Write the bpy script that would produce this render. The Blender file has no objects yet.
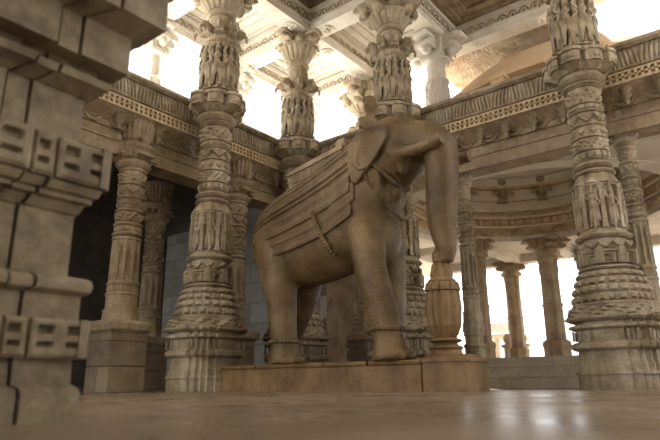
import bpy, bmesh, math, random
from mathutils import Vector, Matrix, Euler
random.seed(7)
sc = bpy.context.scene
COL = sc.collection
PI = math.pi; TAU = 2 * math.pi
sin, cos = math.sin, math.cos

# ------------------------------------------------------------------ camera
cd = bpy.data.cameras.new('camera'); cam = bpy.data.objects.new('camera', cd); COL.objects.link(cam)
cr, cu, cf = Vector((.7853, .6191, -.0092)), Vector((.1754, -.2082, .9622)), Vector((-.5938, .7573, .2721))
cf.normalize(); cr = (cr - cf * cr.dot(cf)).normalized(); cu = cr.cross(cf)
M4 = Matrix((cr, cu, -cf)).transposed().to_4x4(); M4.translation = (6.0496, -5.0413, .10)
cam.matrix_world = M4
cd.sensor_fit = 'HORIZONTAL'; cd.sensor_width = 36; cd.lens = 573 / 660 * 36
cd.clip_start = .02; cd.clip_end = 500
cd.dof.use_dof = True; cd.dof.focus_distance = 7.0; cd.dof.aperture_fstop = 2.6
sc.camera = cam

# ------------------------------------------------------------------ sky and exposure
w = bpy.data.worlds.new('World'); sc.world = w; w.use_nodes = True
wt = w.node_tree; wt.nodes.clear()
wo = wt.nodes.new('ShaderNodeOutputWorld'); bg = wt.nodes.new('ShaderNodeBackground')
bg.inputs['Color'].default_value = (.97, .985, 1.0, 1); bg.inputs['Strength'].default_value = 1.0
wt.links.new(bg.outputs[0], wo.inputs['Surface'])
sc.view_settings.view_transform = 'Standard'; sc.view_settings.look = 'None'
sc.view_settings.gamma = 1.0; sc.view_settings.use_curve_mapping = False
sc.view_settings.exposure = 1.36
sl = bpy.data.lights.new('sun', 'SUN'); so = bpy.data.objects.new('sun', sl); COL.objects.link(so)
sl.energy = 12.0; sl.angle = .01; sl.color = (1, .99, .97)
so.rotation_euler = Vector((.35, -.45, -.82)).to_track_quat('-Z', 'Y').to_euler()

# ------------------------------------------------------------------ materials
TONE = {'cream_carved_marble': .8, 'brown_gallery_stone': .9, 'pale_marble': .9, 'tan_polished_stone': .7, 'golden_plinth_stone': .82, 'polished_floor_marble': .85, 'weathered_near_stone': .74, 'pedestal_block_stone': .75}
def stone(name, c1, c2, c3, scale=2.0, rough=.75, carve=0.0, cscale=16, fine=.25, brick=None, streak=0.0):
    g_ = TONE.get(name, 1.0); c1, c2, c3 = [tuple(v * g_ for v in c) for c in (c1, c2, c3)]
    m = bpy.data.materials.new(name); m.use_nodes = True
    t = m.node_tree; N = t.nodes; L = t.links
    b = N['Principled BSDF']
    tc = N.new('ShaderNodeTexCoord')
    n1 = N.new('ShaderNodeTexNoise'); n1.inputs['Scale'].default_value = scale; n1.inputs['Detail'].default_value = 7; n1.inputs['Roughness'].default_value = .62
    L.new(tc.outputs['Object'], n1.inputs['Vector'])
    r = N.new('ShaderNodeValToRGB'); L.new(n1.outputs['Fac'], r.inputs['Fac'])
    e = r.color_ramp.elements; e[0].position = .33; e[0].color = (*c1, 1); e[1].position = .68; e[1].color = (*c3, 1)
    k = e.new(.5); k.color = (*c2, 1)
    col = r.outputs['Color']
    n2 = N.new('ShaderNodeTexNoise'); n2.inputs['Scale'].default_value = 34; n2.inputs['Detail'].default_value = 4
    L.new(tc.outputs['Object'], n2.inputs['Vector'])
    mx = N.new('ShaderNodeMix'); mx.data_type = 'RGBA'; mx.blend_type = 'OVERLAY'; mx.inputs[0].default_value = .30
    L.new(col, mx.inputs[6]); L.new(n2.outputs['Fac'], mx.inputs[7]); col = mx.outputs[2]
    if streak:
        mp = N.new('ShaderNodeMapping'); mp.inputs['Scale'].default_value = (9, 9, .7); L.new(tc.outputs['Object'], mp.inputs['Vector'])
        n3 = N.new('ShaderNodeTexNoise'); n3.inputs['Scale'].default_value = 1.3; n3.inputs['Detail'].default_value = 5; L.new(mp.outputs[0], n3.inputs['Vector'])
        r3 = N.new('ShaderNodeValToRGB'); L.new(n3.outputs['Fac'], r3.inputs['Fac'])
        r3.color_ramp.elements[0].position = .38; r3.color_ramp.elements[0].color = (.35, .3, .26, 1); r3.color_ramp.elements[1].position = .6; r3.color_ramp.elements[1].color = (1, 1, 1, 1)
        m3 = N.new('ShaderNodeMix'); m3.data_type = 'RGBA'; m3.blend_type = 'MULTIPLY'; m3.inputs[0].default_value = streak
        L.new(col, m3.inputs[6]); L.new(r3.outputs['Color'], m3.inputs[7]); col = m3.outputs[2]
    bump = N.new('ShaderNodeBump'); bump.inputs['Strength'].default_value = fine; bump.inputs['Distance'].default_value = .01
    L.new(n2.outputs['Fac'], bump.inputs['Height']); nrm = bump.outputs['Normal']
    if carve:
        v = N.new('ShaderNodeTexVoronoi'); v.feature = 'DISTANCE_TO_EDGE'; v.inputs['Scale'].default_value = cscale
        L.new(tc.outputs['Object'], v.inputs['Vector'])
        v2 = N.new('ShaderNodeTexVoronoi'); v2.feature = 'SMOOTH_F1'; v2.inputs['Scale'].default_value = cscale * 2.3
        L.new(tc.outputs['Object'], v2.inputs['Vector'])
        ad = N.new('ShaderNodeMath'); ad.operation = 'ADD'; L.new(v.outputs['Distance'], ad.inputs[0]); L.new(v2.outputs['Distance'], ad.inputs[1])
        b2 = N.new('ShaderNodeBump'); b2.inputs['Strength'].default_value = carve; b2.inputs['Distance'].default_value = .03
        L.new(ad.outputs[0], b2.inputs['Height']); L.new(nrm, b2.inputs['Normal']); nrm = b2.outputs['Normal']
    if brick:
        bw, bh, rot = brick
        mp = N.new('ShaderNodeMapping'); mp.inputs['Rotation'].default_value = rot; L.new(tc.outputs['Object'], mp.inputs['Vector'])
        bk = N.new('ShaderNodeTexBrick'); bk.inputs['Scale'].default_value = 1; bk.inputs['Brick Width'].default_value = bw; bk.inputs['Row Height'].default_value = bh
        bk.inputs['Mortar Size'].default_value = .006; bk.inputs['Color1'].default_value = (1, 1, 1, 1); bk.inputs['Color2'].default_value = (.72, .72, .74, 1); bk.inputs['Mortar'].default_value = (.3, .27, .24, 1)
        L.new(mp.outputs[0], bk.inputs['Vector'])
        m4 = N.new('ShaderNodeMix'); m4.data_type = 'RGBA'; m4.blend_type = 'MULTIPLY'; m4.inputs[0].default_value = 1
        L.new(col, m4.inputs[6]); L.new(bk.outputs['Color'], m4.inputs[7]); col = m4.outputs[2]
        b3 = N.new('ShaderNodeBump'); b3.invert = True; b3.inputs['Strength'].default_value = .8; b3.inputs['Distance'].default_value = .01
        L.new(bk.outputs['Fac'], b3.inputs['Height']); L.new(nrm, b3.inputs['Normal']); nrm = b3.outputs['Normal']
    L.new(col, b.inputs['Base Color']); L.new(nrm, b.inputs['Normal'])
    b.inputs['Roughness'].default_value = rough
    return m
CREAM = stone('cream_carved_marble', (.27, .203, .122), (.5, .405, .272), (.7, .61, .465), 3.0, .7, .3, 24, streak=.3)
PALE = stone('pale_marble', (.64, .58, .49), (.74, .69, .6), (.82, .78, .71), 2.2, .7, .25, 12)
GALL = stone('brown_gallery_stone', (.27, .19, .11), (.41, .31, .195), (.53, .42, .285), 3.0, .75, .3, 24, streak=.3)
BAND = stone('yellowed_lattice_stone', (.5, .37, .21), (.6, .47, .3), (.68, .56, .39), 4.0, .75, .15, 20)
ELEPH = stone('tan_polished_stone', (.12, .07, .025), (.23, .147, .06), (.36, .245, .117), 2.2, .5, .25, 30, .4, streak=.2)
PLIN = stone('golden_plinth_stone', (.17, .095, .033), (.275, .168, .064), (.37, .24, .105), 3.2, .55, .1, 18, .3, streak=.3)
NEAR = stone('weathered_near_stone', (.2, .15, .095), (.36, .285, .19), (.5, .41, .29), 7.0, .6, .0, 10, .3)
GREY = stone('grey_block_wall', (.4, .38, .34), (.52, .5, .45), (.62, .59, .54), 1.5, .8, 0, 10, .3, brick=(.75, .42, (PI / 2, 0, 0)))
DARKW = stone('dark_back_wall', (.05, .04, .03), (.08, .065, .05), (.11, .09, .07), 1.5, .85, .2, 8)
PEDS = stone('pedestal_block_stone', (.25, .18, .11), (.36, .27, .17), (.46, .36, .24), 2.5, .75, 0, 10, .3, brick=(.43, .31, (PI / 2, PI / 4 * 0, 0)))
STEP = stone('grey_step_stone', (.36, .3, .22), (.46, .39, .29), (.56, .49, .38), 2.0, .6, 0, 10, .3)
CEIL = stone('carved_ceiling_stone', (.2, .145, .085), (.3, .23, .145), (.4, .32, .22), 3.0, .8, .9, 9)
DOME = stone('ochre_plaster', (.55, .36, .2), (.66, .46, .28), (.74, .56, .37), .8, .8, 0, 10, .15)
FAR = stone('pale_far_stone', (.6, .53, .43), (.7, .63, .53), (.8, .74, .65), 2.0, .8, .2, 6)

def floor_mat():
    m = stone('polished_floor_marble', (.2, .145, .095), (.285, .215, .145), (.36, .285, .2), .9, .3, 0, 10, .05)
    t = m.node_tree; N = t.nodes; L = t.links; b = N['Principled BSDF']
    tc = N.new('ShaderNodeTexCoord'); n = N.new('ShaderNodeTexNoise'); n.inputs['Scale'].default_value = 1.6; n.inputs['Detail'].default_value = 5
    L.new(tc.outputs['Object'], n.inputs['Vector'])
    mr = N.new('ShaderNodeMapRange'); mr.inputs['From Min'].default_value = .3; mr.inputs['From Max'].default_value = .7; mr.inputs['To Min'].default_value = .2; mr.inputs['To Max'].default_value = .42
    L.new(n.outputs['Fac'], mr.inputs['Value']); L.new(mr.outputs[0], b.inputs['Roughness'])
    n4 = N.new('ShaderNodeTexNoise'); n4.inputs['Scale'].default_value = 5; n4.inputs['Detail'].default_value = 3; L.new(tc.outputs['Object'], n4.inputs['Vector'])
    bp = N.new('ShaderNodeBump'); bp.inputs['Strength'].default_value = .25; bp.inputs['Distance'].default_value = .01
    L.new(n4.outputs['Fac'], bp.inputs['Height']); L.new(bp.outputs[0], b.inputs['Normal'])
    return m
FLOOR = floor_mat()

# ------------------------------------------------------------------ mesh helpers
class MB:
    def __init__(s): s.v = []; s.f = []
    def add(s, vs, fs):
        o = len(s.v); s.v += [tuple(p) for p in vs]; s.f += [tuple(i + o for i in f) for f in fs]; return s
    def box(s, x0, x1, y0, y1, z0, z1, mat=None):
        vs = [Vector((x, y, z)) for z in (z0, z1) for y in (y0, y1) for x in (x0, x1)]
        if mat: vs = [mat @ p for p in vs]
        return s.add(vs, [(0, 2, 3, 1), (4, 5, 7, 6), (0, 1, 5, 4), (2, 6, 7, 3), (0, 4, 6, 2), (1, 3, 7, 5)])
    def loft(s, rings, cap=True, closed=True):
        n = len(rings[0]); o = len(s.v)
        for r in rings: s.v += [tuple(p) for p in r]
        for i in range(len(rings) - 1):
            for j in range(n if closed else n - 1):
                k = (j + 1) % n
                s.f.append((o + i * n + j, o + i * n + k, o + (i + 1) * n + k, o + (i + 1) * n + j))
        if cap and closed:
            s.f.append(tuple(o + j for j in range(n - 1, -1, -1))); s.f.append(tuple(o + (len(rings) - 1) * n + j for j in range(n)))
        return s
    def prism(s, poly, z0, z1, mat=None):          # poly in xy, extruded in z
        rs = [[Vector((x, y, z)) for x, y in poly] for z in (z0, z1)]
        if mat: rs = [[mat @ p for p in r] for r in rs]
        return s.loft(rs)
    def stack(s, plan, prof):                       # plan(h)-> polygon ; prof [(z,h)]
        return s.loft([[(x, y, z) for x, y in plan(h)] for z, h in prof])
    def tube(s, pts, rad, n=10, cap=True, yscale=1.0):
        pts = [Vector(p) for p in pts]; rings = []
        up = Vector((0, 0, 1))
        prev = None
        for i, p in enumerate(pts):
            d = (pts[min(i + 1, len(pts) - 1)] - pts[max(i - 1, 0)])
            if d.length < 1e-9: d = Vector((0, 0, 1))
            d.normalize()
            if prev is None:
                ref = Vector((0, 1, 0)) if abs(d.y) < .9 else Vector((1, 0, 0))
                x = (ref - d * ref.dot(d)).normalized()
            else:
                x = (prev - d * prev.dot(d)).normalized()
            prev = x; y = d.cross(x)
            r = rad[i] if isinstance(rad, (list, tuple)) else rad
            if not isinstance(r, (list, tuple)): r = (r, r)
            rings.append([p + x * (r[0] * cos(TAU * k / n)) + y * (r[1] * sin(TAU * k / n)) for k in range(n)])
        return s.loft(rings, cap)
    def ball(s, c, r, n=10, m=7):
        if not isinstance(r, (list, tuple)): r = (r, r, r)
        rings = []
        for i in range(m):
            t = PI * (i + .5) / m
            rings.append([(c[0] + r[0] * sin(t) * cos(TAU * k / n), c[1] + r[1] * sin(t) * sin(TAU * k / n), c[2] - r[2] * cos(t)) for k in range(n)])
        return s.loft(rings)
    def merge(s, o, mat=None):
        return s.add([mat @ Vector(p) for p in o.v] if mat else o.v, o.f)
    def mesh(s, name, mat, smooth=None):
        me = bpy.data.meshes.new(name); me.from_pydata(s.v, [], s.f); me.update()
        if mat: me.materials.append(mat)
        bm = bmesh.new(); bm.from_mesh(me); bmesh.ops.recalc_face_normals(bm, faces=bm.faces[:])
        if smooth is not None:
            for f in bm.faces: f.smooth = True
            for e in bm.edges:
                if len(e.link_faces) == 2 and e.calc_face_angle(0) > smooth: e.smooth = False
        bm.to_mesh(me); bm.free()
        return me
    def build(s, name, mat, parent=None, loc=(0, 0, 0), smooth=.6, rz=0):
        o = bpy.data.objects.new(name, s.mesh(name, mat, smooth)); COL.objects.link(o)
        o.location = loc; o.rotation_euler.z = rz
        if parent: o.parent = parent
        return o

def link(name, me, parent=None, loc=(0, 0, 0), rot=(0, 0, 0), scale=(1, 1, 1)):
    o = bpy.data.objects.new(name, me); COL.objects.link(o); o.location = loc; o.rotation_euler = rot; o.scale = scale
    if parent: o.parent = parent
    return o
def tag(o, label, cat, group=None, kind=None):
    if label: o['label'] = label
    if cat: o['category'] = cat
    if group: o['group'] = group
    if kind: o['kind'] = kind
    return o
def thing(name, label, cat, loc=(0, 0, 0), rz=0, group=None):
    o = bpy.data.objects.new(name, None); COL.objects.link(o); o.location = loc; o.rotation_euler.z = rz
    return tag(o, label, cat, group, 'thing')
def dup(o, parent=None, loc=None, rz=None, label=None, scale=None):
    c = o.copy(); COL.objects.link(c)
    if parent: c.parent = parent
    for ch in list(o.children): dup(ch, c)
    if loc is not None: c.location = loc
    if rz is not None: c.rotation_euler.z = rz
    if label: c['label'] = label
    if scale is not None: c.scale = scale if isinstance(scale, (tuple, list)) else (scale,) * 3
    return c
def struct(o): o['kind'] = 'structure'; return o
def remeshed(mb, name, mat, voxel, smooth=4):
    me = mb.mesh('tmp', mat); o = bpy.data.objects.new('tmp', me); COL.objects.link(o)
    r = o.modifiers.new('r', 'REMESH'); r.mode = 'VOXEL'; r.voxel_size = voxel; r.use_smooth_shade = True
    s = o.modifiers.new('s', 'SMOOTH'); s.factor = .5; s.iterations = smooth
    dg = bpy.context.evaluated_depsgraph_get(); dg.update()
    out = bpy.data.meshes.new_from_object(o.evaluated_get(dg)); out.name = name
    bpy.data.objects.remove(o)
    if not out.materials: out.materials.append(mat)
    for p in out.polygons: p.use_smooth = True
    return out

# ---- plans
def stepped(h):
    q = [(1, .42), (.9, .42), (.9, .64), (.78, .64), (.78, .78), (.64, .78), (.64, .9), (.42, .9), (.42, 1)]
    pts = []
    for k in range(4):
        c, s = [(1, 0), (0, 1), (-1, 0), (0, -1)][k]
        pts += [(h * (x * c - y * s), h * (x * s + y * c)) for x, y in q]
    return pts
def square(h): return [(h, -h), (h, h), (-h, h), (-h, -h)]
def ngon(n, off=.5): return lambda h: [(h / cos(PI / n) * cos(TAU * (k + off) / n), h / cos(PI / n) * sin(TAU * (k + off) / n)) for k in range(n)]
octa = ngon(8)

# ---- carved lathe: bands with reliefs
def relief(kind, n, amp, th, t):
    u = (th * n / TAU) % 1.0; amp *= 1.35
    env = sin(PI * min(max(t, 0), 1))
    if kind == 'dent': return amp if .22 < u < .78 and .12 < t < .9 else 0
    if kind == 'bead': return amp * math.sqrt(max(0, 1 - (2 * u - 1) ** 2)) * env ** .5
    if kind == 'petal': return amp * abs(sin(PI * u)) ** .6 * (1 - .7 * t)
    if kind == 'petalup': return amp * abs(sin(PI * u)) ** .6 * (.3 + .7 * t)
    if kind == 'arch':
        x = abs(2 * u - 1)
        top = .78 - .45 * x * x
        return -amp if (x < .55 and .1 < t < top) else (amp * .45 if (x > .78) else 0)
    if kind == 'fest': 
        yy = .75 - .5 * sin(PI * u); return amp if abs(t - yy) < .14 else (amp * .8 if t < yy - .3 and .4 < u < .6 else 0)
    if kind == 'zig':
        tri = 1 - abs(2 * u - 1); return amp if t < .15 + .7 * tri else 0
    if kind == 'scroll': return amp * (.5 + .5 * sin(n * th + 5 * sin(PI * t * 2))) * (.5 + .5 * cos(n * 2 * th - 7 * t)) * env ** .4 * 1.6
    if kind == 'flute': return -amp * abs(cos(PI * u)) ** 3
    if kind == 'diam': return amp if abs(2 * u - 1) + abs(2 * t - 1) < .75 else 0
    return 0
def lathe(bands, N=128, plan=0.0, nplan=8):
    """bands: (z0, z1, r0, r1, kind, n, amp, bulge); plan 0 round .. 1 polygonal"""
    mb = MB(); rings = []
    for (z0, z1, r0, r1, kind, n, amp, bulge) in bands:
        m = 8 if kind in ('arch', 'fest', 'zig', 'scroll', 'diam') else (5 if kind or bulge else 2)
        for i in range(m):
            t = i / (m - 1); z = z0 + (z1 - z0) * t
            r = r0 + (r1 - r0) * t + bulge * sin(PI * t)
            ring = []
            for k in range(N):
                th = TAU * k / N
                a = (th % (TAU / nplan)) - PI / nplan
                rr = r * ((1 - plan) + plan * cos(PI / nplan) / cos(a) * 1.02)
                if kind: rr += relief(kind, n, amp, th, t)
                ring.append((rr * cos(th), rr * sin(th), z))
            rings.append(ring)
    return mb.loft(rings)
def P(z0, z1, r0, r1=None, bulge=0.0): return (z0, z1, r0, r0 if r1 is None else r1, None, 0, 0, bulge)
def T(z0, z1, r, b): return (z0, z1, r, r, None, 0, 0, b)           # torus ring
def K(z0, z1, r0, r1, kind, n, amp, bulge=0.0): return (z0, z1, r0, r1, kind, n, amp, bulge)

# ---- a small carved standing dancer, height 1
def dancer():
    m = MB()
    m.tube([(-.07, 0, 0), (-.08, .02, .25), (-.06, 0, .5)], [.05, .06, .085], 7)
    m.tube([(.12, 0, 0), (.10, .05, .26), (.05, 0, .5)], [.05, .06, .085], 7)
    m.tube([(0, 0, .46), (.01, 0, .55), (.03, 0, .64), (.01, .01, .74), (0, 0, .8)], [(.13, .1), (.14, .1), (.09, .07), (.13, .09), (.07, .06)], 9)
    m.ball((.01, .03, .885), (.07, .075, .09), 9, 7)
    m.tube([(.01, 0, .93), (.01, 0, 1.0), (.01, 0, 1.04)], [.07, .05, .015], 8)
    m.tube([(-.13, 0, .75), (-.22, .04, .6), (-.1, .09, .52)], [.04, .035, .03], 6)
    m.tube([(.13, 0, .75), (.24, .03, .82), (.15, .04, .98)], [.04, .035, .03], 6)
    m.ball((-.07, .06, .02), (.05, .09, .04), 6, 4); m.ball((.12, .06, .02), (.05, .09, .04), 6, 4)
    m.tube([(-.15, .02, .5), (-.17, .02, .25), (-.2, .03, .05)], [.02, .03, .015], 5)
    return m
DANC = remeshed(dancer(), 'carved_dancer', CREAM, .028, 1)

# ------------------------------------------------------------------ tall carved column
def square_blocks(mb, prof): return mb.stack(stepped, prof)
def bracket_arm(L, H, wd):       # scroll bracket profile in xz extruded along y
    pts = [(0, 0), (L * .35, .02 * H)]
    for i in range(9):
        a = -PI / 2 + i * (PI * 1.1) / 8
        pts.append((L * .62 + L * .2 * cos(a), H * .3 + H * .22 * sin(a)))
    pts += [(L * .72, H * .62)]
    for i in range(9):
        a = -PI / 2 + i * PI / 8
        pts.append((L * .86 + L * .16 * cos(a), H * .78 + H * .16 * sin(a)))
    pts += [(L * .86, H), (0, H)]
    m = MB()
    return m.loft([[(x, y, z) for x, z in pts] for y in (-wd, -wd * .6, wd * .6, wd)])
def tall_column():
    root = thing('carved_column', 'x', 'column', group='tall carved columns around the elephant court')
    # pedestal
    p = MB().stack(stepped, [(0, .43), (.15, .43), (.155, .45), (.18, .45), (.185, .42), (.27, .42), (.275, .405), (.30, .405)])
    p.build('base_course', CREAM, root, smooth=.3)
    p = MB().stack(stepped, [(.30, .40), (.41, .40), (.415, .43), (.44, .465), (.48, .465), (.505, .43), (.51, .39), (.64, .39)])
    for k in range(4):
        for u in (-.3, -.2, .2, .3):
            p.box(-.012 + u, .012 + u, .385, .405, .52, .63, Matrix.Rotation(k * PI / 2, 4, 'Z'))
        for u in (-.1, .1): p.box(u - .06, u + .06, .36, .402, .54, .62, Matrix.Rotation(k * PI / 2, 4, 'Z'))
    p.build('base_moulding', CREAM, root, smooth=.3)
    p = MB().stack(stepped, [(.64, .42), (.66, .47), (.69, .47), (.70, .40), (.73, .40), (.735, .46), (.76, .5), (.78, .5)])
    p.build('base_cap', CREAM, root, smooth=.3)
    fl = lathe([P(.775, .785, .5), K(.785, .915, .485, .45, 'scroll', 9, .03), P(.915, .935, .465, .45), P(.935, .95, .41)], 160, .75)
    fl.build('scroll_band', CREAM, root)
    bell = lathe([K(.95, 1.03, .425, .415, 'dent', 26, .024), P(1.03, 1.05, .385), K(1.05, 1.13, .405, .39, 'bead', 22, .03), P(1.13, 1.15, .355),
                  K(1.15, 1.22, .375, .36, 'dent', 22, .024), P(1.22, 1.235, .325), K(1.235, 1.3, .345, .33, 'bead', 18, .026), P(1.3, 1.315, .29), T(1.315, 1.36, .305, .03)], 176, .55)
    bell.build('bell', CREAM, root)
    nk = lathe([P(1.36, 1.385, .265), K(1.385, 1.5, .295, .295, 'arch', 12, .03), T(1.5, 1.54, .295, .03), P(1.54, 1.56, .25), K(1.56, 1.66, .27, .27, 'fest', 12, .03), P(1.66, 1.69, .245), T(1.69, 1.76, .275, .045)], 144, .4)
    for k in range(8):
        nk.merge(MB().box(-.05, .05, .25, .325, 1.38, 1.5).box(-.035, .035, .25, .335, 1.4, 1.56), Matrix.Rotation(k * PI / 4, 4, 'Z'))
    nk.build('neck', CREAM, root)
    pan = lathe([P(1.76, 1.8, .265), K(1.8, 2.33, .255, .245, 'arch', 8, .045, .018), P(2.33, 2.36, .27), K(2.36, 2.5, .25, .2, 'petal', 10, .035)], 144, .5)
    for k in range(8):
        R = Matrix.Rotation(k * PI / 4 + PI / 8, 4, 'Z')
        pan.merge(MB().box(-.025, .025, .2, .285, 1.8, 2.28).box(-.035, .035, .2, .292, 2.28, 2.33).box(-.035, .035, .2, .292, 1.8, 1.84), R)
    pan = pan.build('figure_panel', CREAM, root)
    for k in range(8):
        a = k * PI / 4 + PI / 2
        link('carved_figure', DANC, pan, (.262 * cos(a), .262 * sin(a), 1.82), (0, 0, a - PI / 2), (.36, .3, .46))
    bands = [T(2.5, 2.56, .21, .035), P(2.56, 2.58, .175), T(2.58, 2.66, .195, .05), P(2.66, 2.685, .165)]
    z = 2.685
    for hh, kd, n, am in ((.11, 'dent', 16, .024), (.14, 'scroll', 7, .03), (.13, 'diam', 9, .028), (.15, 'fest', 7, .03), (.08, 'bead', 14, .028), (.2, 'scroll', 6, .034)):
        bands += [K(z, z + hh, .185, .185, kd, n, am), P(z + hh, z + hh + .006, .17), T(z + hh + .006, z + hh + .03, .196, .014), P(z + hh + .03, z + hh + .036, .172)]
        z += hh + .032
    bands += [P(z + .011, 3.68, .19)]
    sh = lathe(bands, 144)
    sh.build('shaft', CREAM, root)
    cp = lathe([T(3.68, 3.73, .215, .03), P(3.73, 3.76, .24, .27), T(3.76, 3.82, .27, .02), P(3.82, 3.86, .25)], 128)
    cp.build('ring_capital', CREAM, root)
    bl = lathe([K(3.86, 4.06, .29, .32, 'scroll', 16, .03), P(4.06, 4.1, .33, .34), P(4.1, 4.16, .3, .27)], 128, .8)
    for k in range(8):
        R = Matrix.Rotation(k * PI / 4, 4, 'Z')
        ext = .43 if k % 2 == 0 else .395
        br = MB().prism([(.09, .2), (.11, ext - .04), (.05, ext), (-.05, ext), (-.11, ext - .04), (-.09, .2)], 3.93, 4.07)
        br.prism([(.11, .2), (.13, ext - .03), (.06, ext + .02), (-.06, ext + .02), (-.13, ext - .03), (-.11, .2)], 4.07, 4.11)
        br.loft([[(-.07, .22, 3.85), (.07, .22, 3.85), (.07, .26, 3.85), (-.07, .26, 3.85)], [(-.09, .22, 3.93), (.09, .22, 3.93), (.09, ext - .03, 3.93), (-.09, ext - .03, 3.93)]])
        br.ball((0, ext, 4.0), (.05, .03, .05), 8, 5); br.ball((-.06, ext - .02, 3.97), .03, 6, 4); br.ball((.06, ext - .02, 3.97), .03, 6, 4)
        br.loft([[(-.07, .2, 4.11), (.07, .2, 4.11), (.07, ext - .05, 4.11), (-.07, ext - .05, 4.11)], [(-.02, .2, 4.22), (.02, .2, 4.22), (.02, .24, 4.22), (-.02, .24, 4.22)]])
        bl.merge(br, R)
    bl.build('bracket_ring', CREAM, root)
    up = lathe([P(4.16, 4.22, .24), P(4.22, 4.24, .275), K(4.24, 4.95, .232, .232, 'arch', 8, .035), P(4.95, 4.98, .25), K(4.98, 5.04, .24, .24, 'dent', 32, .014), P(5.04, 5.06, .21)], 128, .6)
    for k in range(8):
        R = Matrix.Rotation(k * PI / 4 + PI / 8, 4, 'Z')
        up.merge(MB().box(-.03, .03, .18, .27, 4.22, 4.9).box(-.045, .045, .18, .285, 4.88, 4.96), R)
    up = up.build('figure_drum', CREAM, root)
    for k in range(8):
        a = k * PI / 4 + PI / 2
        link('carved_figure', DANC, up, (.255 * cos(a), .255 * sin(a), 4.24), (0, 0, a - PI / 2), (.62, .42, .68))
    dr = lathe([K(5.06, 5.16, .195, .195, 'bead', 20, .012), T(5.16, 5.22, .2, .02), K(5.22, 5.5, .175, .17, 'bead', 8, .02), T(5.5, 5.55, .2, .02), P(5.55, 5.6, .19), K(5.6, 5.78, .2, .3, 'petalup', 16, .03), P(5.78, 5.83, .33)], 128)
    dr.build('upper_drum', CREAM, root)
    for k in range(8):
        a = k * PI / 4
        h = MB().ball((.26, 0, 5.24), (.1, .07, .085), 9, 6).ball((.33, 0, 5.27), (.055, .05, .06), 8, 5).tube([(.35, 0, 5.25), (.40, 0, 5.2), (.39, 0, 5.13)], [.03, .025, .018], 7).ball((.3, .055, 5.28), (.03, .015, .045), 6, 5).ball((.3, -.055, 5.28), (.03, .015, .045), 6, 5).box(.15, .3, -.06, .06, 5.14, 5.19)
        h.build('bracket_head', CREAM, root, rz=a)
    br = MB().stack(stepped, [(5.83, .28), (5.86, .33), (6.02, .33), (6.04, .36), (6.24, .36), (6.25, .34)])
    for k in range(4):
        br.merge(bracket_arm(.62, .4, .14), Matrix.Translation((0, 0, 5.83)) @ Matrix.Rotation(k * PI / 2, 4, 'Z'))
        br.merge(MB().ball((.34, 0, 5.86), (.1, .1, .12), 10, 6).ball((.5, 0, 6.02), (.08, .1, .1), 10, 6), Matrix.Rotation(k * PI / 2, 4, 'Z'))
        br.merge(MB().ball((.4, 0, 5.9), (.09, .09, .1), 9, 6), Matrix.Rotation(k * PI / 2 + PI / 4, 4, 'Z'))
    br.build('cross_bracket', CREAM, root, smooth=.5)
    return root

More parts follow.
